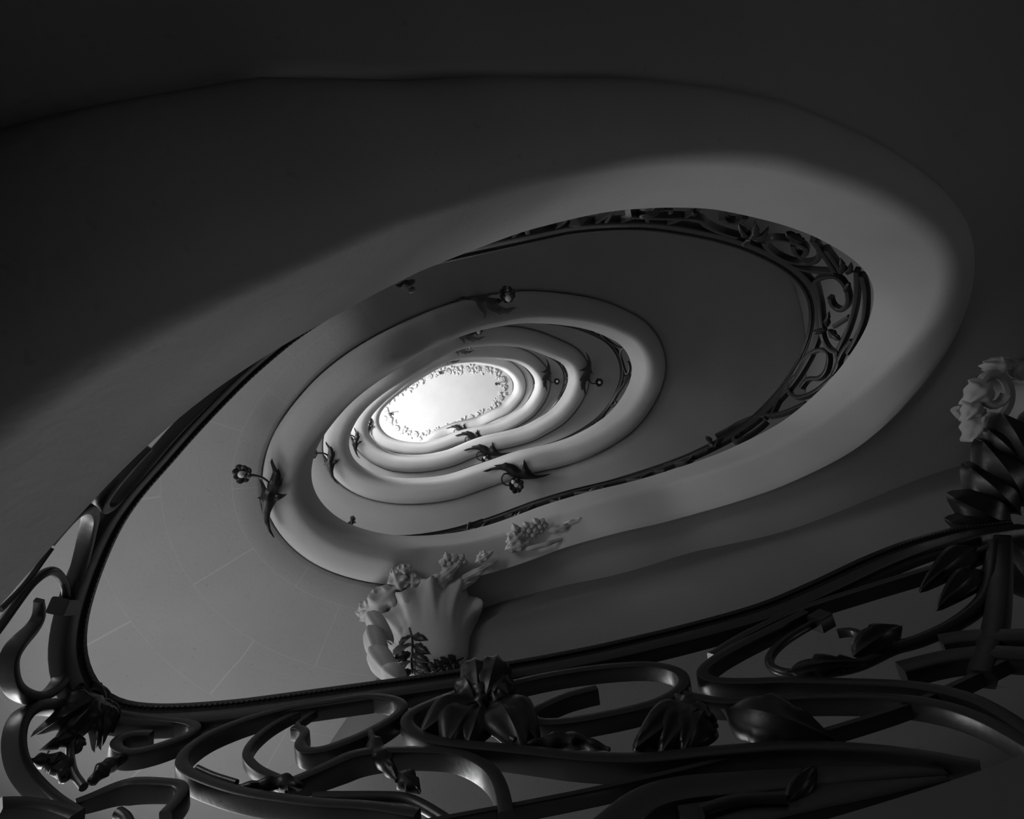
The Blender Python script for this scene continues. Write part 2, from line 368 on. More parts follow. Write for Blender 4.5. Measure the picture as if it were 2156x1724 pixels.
for k, (ua, ub) in enumerate(TURNS):
    ii = np.where((RU >= ua - .01) & (RU <= ub))[0]
    if k == 0: ii = ii[RU[ii] > 11.9]
    if k < 4: ii = np.r_[ii, ii[-1] + 1]
    t = empty('stair_railing', tuple(RP[ii[0], :2]) + (RZ[ii[0]] - .85,)); rails.append(t)
    tag(t, RAIL_LABEL[k], 'railing', 'iron railings of the staircase')
    X = np.c_[RP[ii, :2] + RN[ii] * .030, RZ[ii] - .02]; T = tangents(X); N = np.c_[RN[ii], np.zeros(len(ii))]
    N = unit(N - (N * T).sum(1)[:, None] * T); W = np.cross(N, T); W = W * np.sign(W[:, 2:3])
    mb = MB(); sweep(mb, X, N, W, HRP); mb.build('handrail', M_RAIL, t, sharp=30)
    # flat iron under-rail and foot rail
    mb = MB(); sweep(mb, X - W * (.070 if k == 0 else .052), N, W, [(a * (.050 if k == 0 else .034), b * (.072 if k == 0 else .014)) for a, b in RECT]); mb.build('under_rail', M_IRON, t, sharp=40)
    hr = zrail(RU[ii]) * H
    lift = np.interp(RU[ii], [0, 125, 170, 5000], [.28, .28, .045, .045])
    Y = np.c_[RCN[ii], RZ[ii] - hr + lift]; mb = MB(); sweep(mb, Y, N, W, [(a * .040, b * .018) for a, b in RECT]); mb.build('foot_rail', M_IRON, t, sharp=40)
    # beaded moulding along the inner edge of the handrail
    bd = np.stack([np.interp(np.arange(0, len(X) - 1, .16), np.arange(len(X)), (X - N * .0270 - W * .012)[:, j]) for j in range(3)], 1) if k == 0 else X - N * .032
    tb_ = tangents(bd); nb = np.cross(tb_, [0, 0, 1.]); mb = MB()
    sweep(mb, bd, unit(nb), unit(np.cross(nb, tb_)), [(a * .010, b * .010) for a, b in ROUND(6)], (1 + .28 * np.sin(np.arange(len(bd)) * 1.9)) if k == 0 else None)
    mb.build('bead_moulding', M_RAIL, t, sharp=None)
S_R = np.r_[0, np.cumsum(np.linalg.norm(np.diff(RCN, axis=0), axis=1))]
def motif(parent, s0, Lm, flip, first, last):
    def mp(P):
        P = np.array(P, float); s = s0 + P[:, 0] * Lm if not flip else s0 + (1 - P[:, 0]) * Lm
        x = np.stack([np.interp(s, S_R, RCN[:, j]) for j in (0, 1)], 1); z = np.interp(s, S_R, RZ); h = np.interp(s, S_R, zrail(RU)) * H
        n = unit(np.stack([np.interp(s, S_R, RN[:, j]) for j in (0, 1)], 1))
        return np.c_[x, z - h + .06 + P[:, 1] * (h - .13)], np.c_[n, np.zeros(len(n))]
    for cur in ([(.06, .12), (.0, .5), (.1, .9), (.32, .95), (.47, .76), (.42, .55), (.30, .52), (.26, .62)], [(.94, .88), (1.0, .5), (.9, .1), (.68, .05), (.53, .24), (.58, .45), (.70, .48), (.74, .38)], [(.22, .02), (.44, .34), (.56, .66), (.8, .98)]):
        X, N = mp(spline(cur, 6)); bar_mesh(X, N, .034, .022, step=.025).build('scroll', M_IRON, parent, sharp=40)
    X, N = mp([(.46, .42), (.62, .72)]); leaf_mesh(X[0] - N[0] * .02, X[1] - N[0] * .02, -N[0], .10, nu=10, nv=4).build('leaf', M_LEAF, parent)
def motif_run(ua, ub, k, Lm=.82):
    sa, sb = np.interp([ua, ub], RU, S_R); n = max(1, round((sb - sa) / Lm)); l = (sb - sa) / n
    for q in range(n): motif(rails[k], sa + q * l, l, q % 2, 0, 0)
motif_run(226, 300, 0); motif_run(300, 330, 0, .55); motif_run(378, 423, 0, .7)
for k, (ua, ub) in ((1, (424, 778)), (2, (784, 1138)), (3, (1144, 1498)), (4, (1504, 1870))): motif_run(ua, ub, k)
# ---- the near railing, scroll by scroll
r0 = rails[0]; LO = -10
S = lambda P, **k: px_bar(P, LO, r0, **k)
S([(82,1264),(82,1299),(66,1325),(36,1355),(19,1382),(18,1409),(24,1440),(42,1460),(74,1470),(108,1456),(130,1424),(139,1375),(141,1320),(147,1280),(160,1220),(174,1166),(186,1112),(191,1085),(186,1068),(172,1066),(150,1080),(120,1112),(96,1140)], taper=[.55] + [1] * 8)
S([(140,1262),(139,1240),(135,1226),(124,1210),(110,1201),(92,1207),(66,1228),(40,1262),(20,1290),(0,1318),(-40,1370)], depth=.024, thick=.024, prof=ROUND())
S([(108,1153),(90,1178),(66,1212),(40,1243),(0,1283)], depth=.016, thick=.018, prof=ROUND())
S([(122,1276),(150,1276)], name='collar', depth=.05, thick=.048)
S([(310,938),(266,985),(236,1022),(214,1056),(218,1070),(234,1062),(257,1040),(300,990),(350,928),(400,875),(450,828),(500,795)], depth=.034)
S([(150,1493),(126,1490),(96,1488),(66,1492),(43,1510),(31,1540),(30,1578),(40,1615),(60,1645),(88,1674),(122,1702),(165,1728)], depth=.05, thick=.03)
S([(225,1510),(279,1520),(339,1528),(385,1533),(411,1541),(408,1556),(379,1570),(329,1588),(279,1599),(250,1595),(240,1580),(255,1566),(283,1559),(318,1559)], depth=.05, thick=.034)
S([(158,1700),(199,1688),(249,1670),(299,1664),(349,1665),(380,1668),(386,1684),(370,1707),(349,1730)], depth=.05, thick=.032, taper=[.7, 1.15, 1, 1])
S([(-10,1712),(40,1711),(100,1719),(160,1738)], depth=.06, thick=.04)
S([(249,1712),(262,1718),(272,1740)], depth=.03, thick=.03, prof=ROUND())
S([(619,1541),(643,1549),(640,1565),(631,1578),(642,1596),(680,1596),(719,1584),(759,1568),(792,1550),(822,1532),(846,1512),(847,1496),(833,1487),(802,1481),(760,1480),(699,1490),(619,1502),(559,1517),(500,1536),(440,1562),(402,1588),(385,1608),(384,1629),(406,1648),(460,1670),(520,1687),(599,1700),(679,1710),(779,1716),(880,1732)], depth=.052, thick=.034, taper=[.75, 1.1, 1, 1, 1, 1, 1, 1])
S([(628,1528),(655,1508),(671,1495),(661,1491),(619,1510),(569,1538),(533,1570),(520,1595),(529,1615),(549,1631),(579,1645),(608,1656)], depth=.032, thick=.026, taper=[.7, 1, 1, 1])
S([(606,1663),(639,1653),(699,1629),(759,1606),(834,1597),(908,1597),(960,1602),(1003,1618),(1036,1642),(1053,1670),(1062,1700),(1068,1735)], depth=.06, thick=.036, taper=[.8, 1.1, .9, .9, 1, 1])
S([(660,1680),(729,1680),(813,1680),(857,1684),(897,1702),(945,1732)], depth=.03, thick=.03, prof=ROUND())
S([(1076,1448),(1030,1456),(971,1470),(908,1496),(868,1517),(857,1537),(872,1556),(908,1574),(971,1585),(1056,1594),(1140,1604),(1229,1614),(1358,1618),(1500,1604),(1650,1592),(1753,1592),(1850,1597),(1950,1608),(2065,1628)], depth=.056, thick=.040, taper=[.8, 1, 1, 1.1, 1.1, 1, .8])
S([(1258,1462),(1240,1466),(1190,1480),(1140,1503),(1117,1520),(1139,1536),(1203,1533),(1280,1520),(1358,1502),(1409,1482),(1440,1458),(1440,1436),(1417,1422),(1370,1413),(1306,1415),(1229,1423),(1151,1436),(1080,1452)], depth=.052, thick=.036)
S([(1700,1300),(1640,1330),(1560,1370),(1512,1398),(1481,1424),(1486,1440),(1525,1449),(1600,1450),(1645,1448),(1790,1452),(1934,1460),(2043,1484),(2115,1520),(2180,1566)], depth=.052, thick=.036)
S([(1440,1477),(1520,1492),(1600,1489),(1720,1482),(1862,1484),(1980,1500),(2080,1534),(2190,1596)], depth=.052, thick=.036)
S([(1500,1392),(1540,1366),(1590,1338),(1681,1296),(1826,1249),(1971,1205),(2060,1172),(2120,1150)], depth=.05, thick=.034)
S([(1728,1305),(1700,1320),(1652,1350),(1622,1382),(1625,1406),(1663,1419),(1735,1416),(1808,1401),(1880,1366),(1934,1350),(2007,1317),(2065,1274),(2086,1227),(2096,1150)], depth=.036, thick=.036, prof=ROUND(), taper=[.75, .8, .9, 1.1, 1.6, 1.6])
S([(1716,1315),(1742,1300)], name='collar', depth=.05, thick=.06)
S([(1764,1334),(1795,1330),(1820,1342)], depth=.026, thick=.018)
S([(2112,1140),(2106,1245),(2094,1335),(2066,1430)], depth=.05, thick=.055)
S([(1985,1362),(2050,1353),(2170,1352)], depth=.05, thick=.06)
S([(1900,1420),(1990,1398),(2080,1388),(2170,1392)], depth=.05, thick=.06)
S([(1180,1860),(1290,1760),(1360,1706),(1440,1682),(1560,1670),(1700,1656),(1850,1642),(1990,1630)], depth=.06, thick=.085, taper=[1, 1, 1, .9, .7, .4])
S([(1440,1745),(1580,1725),(1700,1700),(1850,1670),(1990,1640)], depth=.05, thick=.09, taper=[1, 1, .8, .4])
# leaves, buds and flowers on it
Lf = lambda b, t, w, **k: px_leaf(b, t, w, LO, r0, **k)
for b, t, w in (((200,1478),(102,1530),.12), ((205,1480),(125,1560),.11), ((212,1488),(212,1556),.09), ((195,1478),(200,1558),.10), ((185,1476),(130,1485),.07), ((180,1470),(140,1462),.06), ((215,1484),(170,1460),.08)): Lf(b, t, w, cup=.8, curl=.25, lobes=0, wave=.16, nu=32, nv=10)
px_bud([(215,1468),(196,1472),(170,1490),(158,1520)], LO, r0, .040)
Lf((165,1560),(80,1586), .045, cup=.6); Lf((150,1590),(163,1560), .04, cup=.4)
Lf((150,1598),(162,1562), .045)
S([(146,1552),(140,1588),(142,1616),(152,1646),(174,1674)], name='stem', depth=.022, thick=.022, prof=ROUND(), off=-.02)
px_bud([(136,1652),(120,1622),(92,1612),(54,1612)], LO, r0, .026)
px_bud([(187,1661),(220,1630),(276,1594)], LO, r0, .020)
px_bud([(781,1552),(792,1588),(815,1622),(838,1656)], LO, r0, .024)
Lf((836,1640),(880,1676), .06, cup=.5)
px_bud([(640,1668),(600,1660),(560,1664),(500,1668)], LO, r0, .018)
S([(416,1632),(450,1648),(500,1664)], name='stem', depth=.016, thick=.016, prof=ROUND(), off=-.02)
for b, t, w in (((1010,1495),(1000,1414),.11), ((1020,1498),(1052,1408),.12), ((1025,1495),(1078,1440),.11), ((1005,1495),(972,1445),.09), ((1030,1498),(1078,1480),.10), ((1000,1490),(1020,1425),.10)): Lf(b, t, w, cup=.7, curl=.28, lobes=0, wave=.12, nu=32, nv=10)
px_bud([(1012,1500),(1022,1470),(1034,1435)], LO, r0, .045)
Lf((1012,1490),(886,1560), .15, cup=.3, lobes=1, deep=.12); Lf((1010,1495),(945,1582), .17, lobes=0, cup=.3); Lf((1018,1500),(990,1575), .14, lobes=0, cup=.3); Lf((1030,1492),(1130,1572), .17, lobes=1, deep=.12); Lf((1042,1490),(1105,1592), .15, lobes=0)
S([(1009,1494),(1026,1527),(1049,1556),(1088,1580)], name='stem', depth=.022, thick=.022, prof=ROUND(), off=-.025)
px_bud([(1110,1580),(1160,1576),(1220,1572),(1285,1590)], LO, r0, .022)
px_bud([(1425,1478),(1455,1500),(1490,1520),(1510,1540)], LO, r0, .026)
Lf((1480,1505),(1340,1592), .13, lobes=0); Lf((1485,1508),(1445,1592), .12, lobes=0); Lf((1478,1500),(1400,1595), .14, lobes=0)
Lf((1520,1510),(1760,1575), .16, lobes=3, deep=.15, cup=.3)
Lf((1660,1716),(1722,1630), .045, lobes=0)
S([(1480,1740),(1560,1716),(1660,1712)], name='stem', depth=.03, thick=.03, prof=ROUND(), off=-.03)
Lf((1800,1395),(1905,1330), .10, lobes=2, deep=.15); Lf((1660,1428),(1830,1408), .07, lobes=3)
Lf((2060,1165),(1945,1252), .10, lobes=0); Lf((2070,1210),(1980,1292), .085, lobes=0)
# leafy finial at the end of the near railing
def free_leaf(b, t, w, z, parent, mat=None, nz=(-.5, .1, -1), **k):
    B = np.array(at(b[0], b[1], z)); T = np.array(at(t[0], t[1], z * 1.02))
    return leaf_mesh(B, T, np.array(nz), w, **k).build('leaf', mat or M_LEAF, parent, sharp=50)
for b, t, w in (((2160,1070),(2070,930),.24), ((2175,1040),(2110,870),.24), ((2150,1085),(2045,985),.24), ((2135,1105),(2012,1050),.20), ((2120,1115),(2004,1100),.15), ((2190,1090),(2180,860),.26), ((2125,1095),(2060,1112),.16), ((2085,1120),(2175,1265),.18), ((2130,1120),(2200,1180),.14), ((2165,1000),(2078,955),.16), ((2170,1000),(2082,905),.14), ((2160,1050),(2070,1010),.18)):
    free_leaf(b, t, w, .60, r0, cup=.6, curl=.25, lobes=0)
# ---- the railing where the stair climbs past on the right
O2 = lambda P: [(1100 + .4638 * x, 350 + .4638 * y) for x, y in P]
S2 = lambda P, **k: px_bar(O2(P), 290, r0, **{'depth': .046, 'thick': .034, **k})
for P in ([(480,215),(600,222),(720,225),(800,232),(840,262),(900,290),(975,312)], [(905,226),(930,244),(985,243),(1012,222)], [(1110,330),(1150,322),(1210,330),(1272,352),(1292,382),(1262,408)], [(1098,335),(1112,360),(1165,402),(1240,430),(1320,430),(1352,398),(1340,350),(1318,328)], [(1230,350),(1240,385),(1275,405)],
          [(1320,330),(1370,395),(1420,470)], [(1130,395),(1220,440),(1310,468),(1420,476)], [(1380,370),(1430,440),(1450,475)], [(1345,600),(1326,540),(1350,505),(1420,494),(1468,538),(1484,600),(1470,640),(1440,648),(1410,625),(1400,592)], [(1335,520),(1352,600),(1362,680),(1368,742)],
          [(1520,470),(1522,560),(1512,640),(1482,740),(1440,830)], [(1545,490),(1562,570),(1556,680),(1520,780),(1480,850)], [(1362,750),(1372,790),(1398,830),(1440,850)], [(1420,725),(1460,700),(1490,680)], [(1236,948),(1262,900),(1300,858),(1355,832),(1392,856),(1386,922),(1352,962),(1302,966),(1268,1006)], [(1246,952),(1216,985),(1218,1030),(1250,1050),(1300,1040),(1356,1008),(1420,950)],
          [(1215,985),(1170,1060),(1132,1140)], [(1100,1132),(1150,1132),(1220,1110),(1292,1078)], [(1110,1140),(1068,1138),(990,1165),(930,1200),(880,1225)], [(1112,1160),(1080,1190),(1010,1236),(968,1252),(966,1234),(992,1216)], [(780,1310),(765,1335),(735,1350),(640,1360),(560,1400)], [(540,1420),(600,1392),(650,1388)], [(1430,855),(1440,900),(1412,950)], [(1500,790),(1455,850),(1420,940)]): S2(P)
for b, t, w in (((1030,300),(985,255),.09), ((1040,310),(1060,240),.09), ((1045,320),(1120,270),.09), ((1035,320),(1000,345),.08), ((1390,730),(1400,655),.07), ((1395,735),(1455,790),.09), ((1390,740),(1340,745),.06), ((870,1280),(835,1240),.08), ((880,1280),(920,1240),.08), ((870,1285),(835,1310),.07), ((1470,470),(1450,410),.07), ((1480,480),(1500,430),.07), ((1490,520),(1470,565),.06), ((1200,290),(1290,330),.09)):
    B, T = O2([b, t]); px_leaf(B, T, w * .8, 290, r0, cup=.4, nu=14, nv=6)
for P in ([(790,200),(770,190)], [(1330,745),(1375,755)]): px_bud(O2(P), 290, r0, .02)
# iron leaf that shows at the back edge, high on the left
for b, t, w in (((842,588),(868,582),.045), ((850,588),(860,600),.035), ((842,590),(830,594),.03)): px_leaf(b, t, w, LO, r0, nu=8, nv=4)
# ---------------------------------------------------------------- wall under the landing beam
WT = [(2420,800),(2250,880),(2080,938),(1900,988),(1750,1045),(1600,1100),(1450,1150),(1300,1196),(1150,1240),(1030,1275),(950,1310),(880,1352),(820,1400),(780,1440),(730,1510),(690,1570),(640,1645),(560,1765),(470,1900),(380,2040)]
_r = rect(spline(WT, 6)); _a = np.degrees(np.arctan2(_r[:, 1], _r[:, 0]))
wtz = np.where(_a < 95, zedge(360 + _a), 1.54) - .137       # follows the underside of the beam
wt = np.c_[_r * wtz[:, None] * H, wtz + .012]
wt = gsm(resample(wt, .06), 2)
mb = MB(); n = len(wt); zb = .28 * H + CAMZ
wtn = tangents(wt[:, :2]); wtn = np.c_[-wtn[:, 1], wtn[:, 0]]
if np.dot(wtn[n // 2], wt[n // 2, :2]) < 0: wtn = -wtn
fr = [[(p[0], p[1], p[2] * H + CAMZ), (p[0], p[1], zb)] for p in wt]; bk = [[(*(p[:2] + q * .25), zb), (*(p[:2] + q * .25), p[2] * H + CAMZ)] for p, q in zip(wt, wtn)]
strip(mb, [a + b + [a[0]] for a, b in zip(fr, bk)])
o = mb.build('wall_landing', M_INNER, None, sharp=40); tag(o, kind='structure')
# ---------------------------------------------------------------- iron leaf sconces under the string
def sconce_u(xy, k):
    a = np.degrees(np.arctan2(xy[:, 1], xy[:, 0])) % 360
    return np.where(a < 60, a + 360, a) + 360 * k
def under(xy, k): return (zedge(sconce_u(xy, k)) * H - .632)
def crop(P, ox, oy, s): return np.array([(ox + s * x, oy + s * y) for x, y in P], float)
def to_plan(px, k):
    r = rect(px); z = under(r, k); return r * z[:, None]
SC = {
 'C': dict(o=(480, 900, .232), k=1, leaf=[(415,995),(370,940),(335,860),(315,780),(300,700),(290,650),(268,632),(300,625),(310,560),(300,510),(283,465),(322,492),(345,545),(355,560),(362,500),(382,480),(410,400),(387,310),(400,278),(420,330),(447,385),(460,370),(480,430),(476,480),(500,455),(487,520),(455,570),(430,612),(452,595),(490,603),(540,603),(510,628),(475,652),(440,667),(410,720),(387,770),(376,830),(388,920),(425,995)],
           stem=[(368,495),(345,465),(300,440),(225,424)], fl=(150, 410), r=82, bulb=(145, 415), br=36),
 'B': dict(o=(900, 580, .174), k=1, leaf=[(345,310),(380,270),(430,255),(480,262),(560,250),(640,245),(700,240),(750,213),(757,245),(732,264),(800,275),(860,278),(890,300),(862,360),(950,400),(1040,380),(1105,387),(1040,417),(980,465),(900,470),(870,492),(800,460),(740,420),(706,385),(712,440),(702,500),(685,522),(680,460),(650,430),(610,380),(580,320),(520,300),(450,295),(390,305)],
           stem=[(850,330),(880,320),(905,300)], fl=(955, 240), r=78, bulb=(955, 302), br=36),
 'A': dict(o=(900, 820, .174), k=1, leaf=[(1500,1018),(1400,1030),(1312,1035),(1262,1008),(1222,960),(1192,900),(1170,840),(1152,890),(1126,920),(1132,965),(1108,960),(1080,930),(1040,905),(1000,895),(945,880),(905,900),(802,915),(832,930),(760,950),(665,988),(720,996),(800,972),(880,967),(940,985),(962,1000),(1000,1050),(1080,1080),(1200,1086),(1320,1076),(1420,1050)],
           stem=[(985,1020),(935,1010),(900,1040),(890,1085),(912,1135),(975,1156)], fl=(1065, 1150), r=88, bulb=(1030, 1110), br=30),
 'D': dict(o=(1100, 600, .203), k=2, leaf=[(655,690),(690,740),(711,800),(713,870),(728,922),(704,912),(692,962),(700,1000),(668,992),(656,1005),(650,1060),(656,1110),(652,1152),(644,1118),(630,1080),(612,1092),(602,1040),(606,1000),(590,985),(618,940),(648,900),(640,892),(578,886),(622,872),(655,845),(676,800),(680,765)],
           stem=[(690,985),(705,1015),(728,1026),(750,1018)], fl=(785, 1010), r=38, bulb=(790, 1010), br=17)}
INST = [('C', 1, (576,1131), (576,1131), 'at left bend of second turn, flower on long stem'),
        ('C', 2, (576,1131), (713,1020), 'at left bend of third turn, flower behind the edge'),
        ('C', 3, (576,1131), (757,965), 'at left bend of fourth turn, small'),
        ('C', 4, (576,1131), (782,923), 'at left bend of topmost turn, smallest there'),
        ('B', 1, (1019,670), (1019,670), 'in the dark at upper bend of second turn'),
        ('B', 2, (1019,670), (976,725), 'half hidden at upper bend of third turn'),
        ('B', 3, (1019,670), (965,750), 'mostly hidden at upper bend of fourth turn'),
        ('B', 4, (1019,670), (942,768), 'as a sliver at upper bend of topmost turn'),
        ('A', 1, (1016,992), (1016,992), 'at inward lower bend of second turn, shiny flower'),
        ('A', 2, (1016,992), (975,948), 'at inward lower bend of third turn, round flower'),
        ('A', 3, (1016,992), (957,917), 'at inward lower bend of fourth turn, cut by rim'),
        ('A', 4, (1016,992), (938,902), 'at inward lower bend beside the white ceiling'),
        ('D', 2, (1259,805), (1259,805), 'at right of third turn, flower beside it'),
        ('D', 3, (1259,805), (1171,803), 'at right of fourth turn, small flower beside it')]
from mathutils.geometry import delaunay_2d_cdt
def plate(pl, k, parent, thick=.012):
    """leaf with a swelling, veined relief, hung under the curved string"""
    pl = np.asarray(pl, float); n = len(pl); size = max(np.ptp(pl[:, 0]), np.ptp(pl[:, 1]))
    g = np.stack(np.meshgrid(np.arange(pl[:, 0].min(), pl[:, 0].max(), size / 42), np.arange(pl[:, 1].min(), pl[:, 1].max(), size / 42)), -1).reshape(-1, 2)
    ins = np.zeros(len(g), bool); dist = np.full(len(g), 9.)
    for a in range(n):
        p, q = pl[a], pl[(a + 1) % n]
        cr = (p[1] > g[:, 1]) != (q[1] > g[:, 1])
        ins ^= cr & (g[:, 0] < (q[0] - p[0]) * (g[:, 1] - p[1]) / (q[1] - p[1] + 1e-12) + p[0])
        t = np.clip(((g - p) @ (q - p)) / max((q - p) @ (q - p), 1e-12), 0, 1); dist = np.minimum(dist, np.linalg.norm(g - p - t[:, None] * (q - p), axis=1))
    m = ins & (dist > size * .010); g, dist = g[m], dist[m]
    vv = [Vector(p) for p in pl] + [Vector(p) for p in g]
    V, _, Fc, _, _, _ = delaunay_2d_cdt(vv, [(a, (a + 1) % n) for a in range(n)], [], 1, 1e-6)
    V = np.array([v[:] for v in V]); D = np.zeros(len(V))
    for a, p in enumerate(V):
        d = np.hypot(g[:, 0] - p[0], g[:, 1] - p[1]) if len(g) else np.array([9.])
        if d.min() < 1e-5: D[a] = dist[d.argmin()]
    ax = pl[:1] - pl.mean(0); ax = ax / np.linalg.norm(ax); sd = np.array([-ax[0][1], ax[0][0]])
    vein = .0035 * np.sin(((V - pl.mean(0)) @ sd) / size * 60)
    zb = under(V, k) + CAMZ; low = zb - thick - np.minimum(D * .6, .035) - vein * (D > 0)
    mb = MB(); nV = len(V)
    mb.add([(p[0], p[1], z) for p, z in zip(V, low)] + [(p[0], p[1], z) for p, z in zip(V, zb)], [tuple(f) for f in Fc] + [tuple(i + nV for i in f[::-1]) for f in Fc])
    cnt = {}
    for f in Fc:
        for a in range(len(f)):
            e = (f[a], f[(a + 1) % len(f)]); cnt[e] = 1
    for (a, b) in list(cnt):
        if (b, a) not in cnt: mb.f.append((b, a, a + nV, b + nV))
    return mb.build('leaf', M_LEAF, parent, sharp=55)
def ball(mb, c, r, sx=1, sy=1, sz=1, nu=12, nv=8, rot=None):
    v = []; c = np.array(c, float)
    for i in range(nv + 1):
        th = PI * i / nv
        for j in range(nu):
            ph = 2 * PI * j / nu; p = np.array([r * sx * math.sin(th) * math.cos(ph), r * sy * math.sin(th) * math.sin(ph), r * sz * math.cos(th)])
            if rot is not None: p = rot @ p
            v.append(c + p)
    mb.add(v, [(i * nu + j, i * nu + (j + 1) % nu, (i + 1) * nu + (j + 1) % nu, (i + 1) * nu + j) for i in range(nv) for j in range(nu)])
for kind, k, a0, ak, where in INST:
    d = SC[kind]; o = d['o']
    if True:
        A0 = to_plan(np.array([a0], float), d['k'])[0]; AK = to_plan(np.array([ak], float), k)[0]; sh = AK - A0
        rt = math.radians({'C2': -15, 'C3': -8, 'C4': -6}.get(kind + str(k), 0)); RT = np.array([[math.cos(rt), -math.sin(rt)], [math.sin(rt), math.cos(rt)]])
        P = lambda pts: (to_plan(crop(pts, *o), d['k']) - A0) @ RT.T + AK
        base = P(d['leaf'][:1])[0]
        t = empty('leaf_sconce', (base[0], base[1], float(under(base[None], k)[0]) + CAMZ))
        tag(t, 'dark iron leaf sconce ' + where, 'sconce', 'iron leaf sconces under the stair edge')
        plate(P(d['leaf']), k, t)
        st = P(d['stem']); fl = P([d['fl'], (d['fl'][0] + d['r'], d['fl'][1]), d['bulb'], (d['bulb'][0] + d['br'], d['bulb'][1])])
        r = np.linalg.norm(fl[1] - fl[0]); rb = np.linalg.norm(fl[3] - fl[2])
        st = np.vstack([st, st[-1] + (fl[0] - st[-1]) * .5]); st = spline(st, 6); zs = under(st, k) + CAMZ - np.linspace(.015, .06, len(st))
        X = np.c_[st, zs]; N = np.tile([0, 0, 1.], (len(X), 1))
        bar_mesh(X, N, .022, .022, ROUND(8), step=.02).build('stem', M_LEAF, t)
        zc = float(under(fl[:1], k)[0]) + CAMZ - .06
        mb = MB(); np_ = 8
        for q in range(np_):
            a = 2 * PI * q / np_ + .3; rr = r * (.66 + .06 * (q % 3))
            R = np.array(Matrix.Rotation(a, 3, 'Z') @ Matrix.Rotation(.5, 3, 'Y'))
            ball(mb, (fl[0][0] + math.cos(a) * rr, fl[0][1] + math.sin(a) * rr, zc + .01 * (q % 2)), r * .46, 1, .95, .35, 10, 6, R)
        # ring that carries the petals
        for q in range(14):
            a = 2 * PI * q / 14; ball(mb, (fl[0][0] + math.cos(a) * r * .52, fl[0][1] + math.sin(a) * r * .52, zc + .012), r * .24, 1, 1, .8, 8, 5)
        fo = mb.build('flower', M_LEAF, t)
        mb = MB(); ball(mb, (fl[2][0], fl[2][1], zc - .012), rb * .95, 1, 1, 1, 16, 10); mb.build('bulb', mG, fo)
# small leaves of the second railing that stand up over the rim
for b, t, w in (((737,1110),(740,1093),.06), ((730,1106),(748,1104),.05), ((986,1118),(994,1104),.05), ((1078,1088),(1088,1081),.04)):
    px_leaf(b, t, w, 424, rails[1], nu=8, nv=4)
# ---------------------------------------------------------------- carved brackets and reliefs
def shell(mb, c, zc, rad, hgt, ang0, wrap=2 * PI, ruf=11, seed=0, nu=132, nv=26):
    """a ruffled shell-like leaf cup opening upwards"""
    prof = [(.04, 0), (.30, .01), (.52, .09), (.64, .22), (.70, .40), (.75, .58), (.86, .72), (1.0, .84), (1.14, .90), (1.20, .95), (1.14, 1.0), (.96, .96)]
    s = np.linspace(0, 1, len(prof)); t = np.linspace(0, 1, nv); pr = np.interp(t, s, [p[0] for p in prof]); pz = np.interp(t, s, [p[1] for p in prof])
    rg = np.random.default_rng(seed); ph = rg.uniform(0, 6.28, 4); rows = []
    for i in range(nv):
        w = max(0, (t[i] - .28) / .72) ** 1.7; row = []
        for j in range(nu + 1):
            a = ang0 + wrap * j / nu
            f = math.sin(ruf * a + ph[0]) + .45 * math.sin(ruf * 2.3 * a + ph[1]); g = abs(math.sin(ruf * .5 * a + ph[2]))
            r = rad * pr[i] * (1 + w * (.13 * f - .16 * (1 - g) ** 2)); z = zc + hgt * (pz[i] + w * (.14 * math.sin(ruf * a + ph[3]) + .09 * math.sin(3 * a + ph[2])))
            row.append((c[0] + math.cos(a) * r, c[1] + math.sin(a) * r, z))
        rows.append(row)
    strip(mb, rows)
def carved_leaf(b, t, w, z, parent, name='carved_leaf', **k):
    B = np.array(at(*b, z)); T = np.array(at(*t, z)); return leaf_mesh(B, T, np.array([-.15, -.1, -1.]), w, **{'thick': .012, 'curl': .10, 'cup': .35, 'lobes': 0, 'wave': .22, 'nu': 36, 'nv': 12, **k}).build(name, M_CARVE, parent, sharp=None)
def rosette(mb, c, r, n=6, flat=.45, seed=0):
    rg = np.random.default_rng(seed)
    for ring, (rr, m, s) in enumerate(((.62, n, .42), (.30, n - 1, .32))):
        for q in range(m):
            a = 2 * PI * (q + .5 * ring) / m + rg.uniform(-.15, .15)
            R = np.array(Matrix.Rotation(a, 3, 'Z') @ Matrix.Rotation(.45, 3, 'Y'))
            ball(mb, (c[0] + math.cos(a) * r * rr, c[1] + math.sin(a) * r * rr, c[2] - r * .12 * ring), r * s, .8, 1.1, flat, 9, 6, R)
    ball(mb, (c[0], c[1], c[2] - r * .2), r * .2, 1, 1, 1, 9, 6)
from mathutils.bvhtree import BVHTree
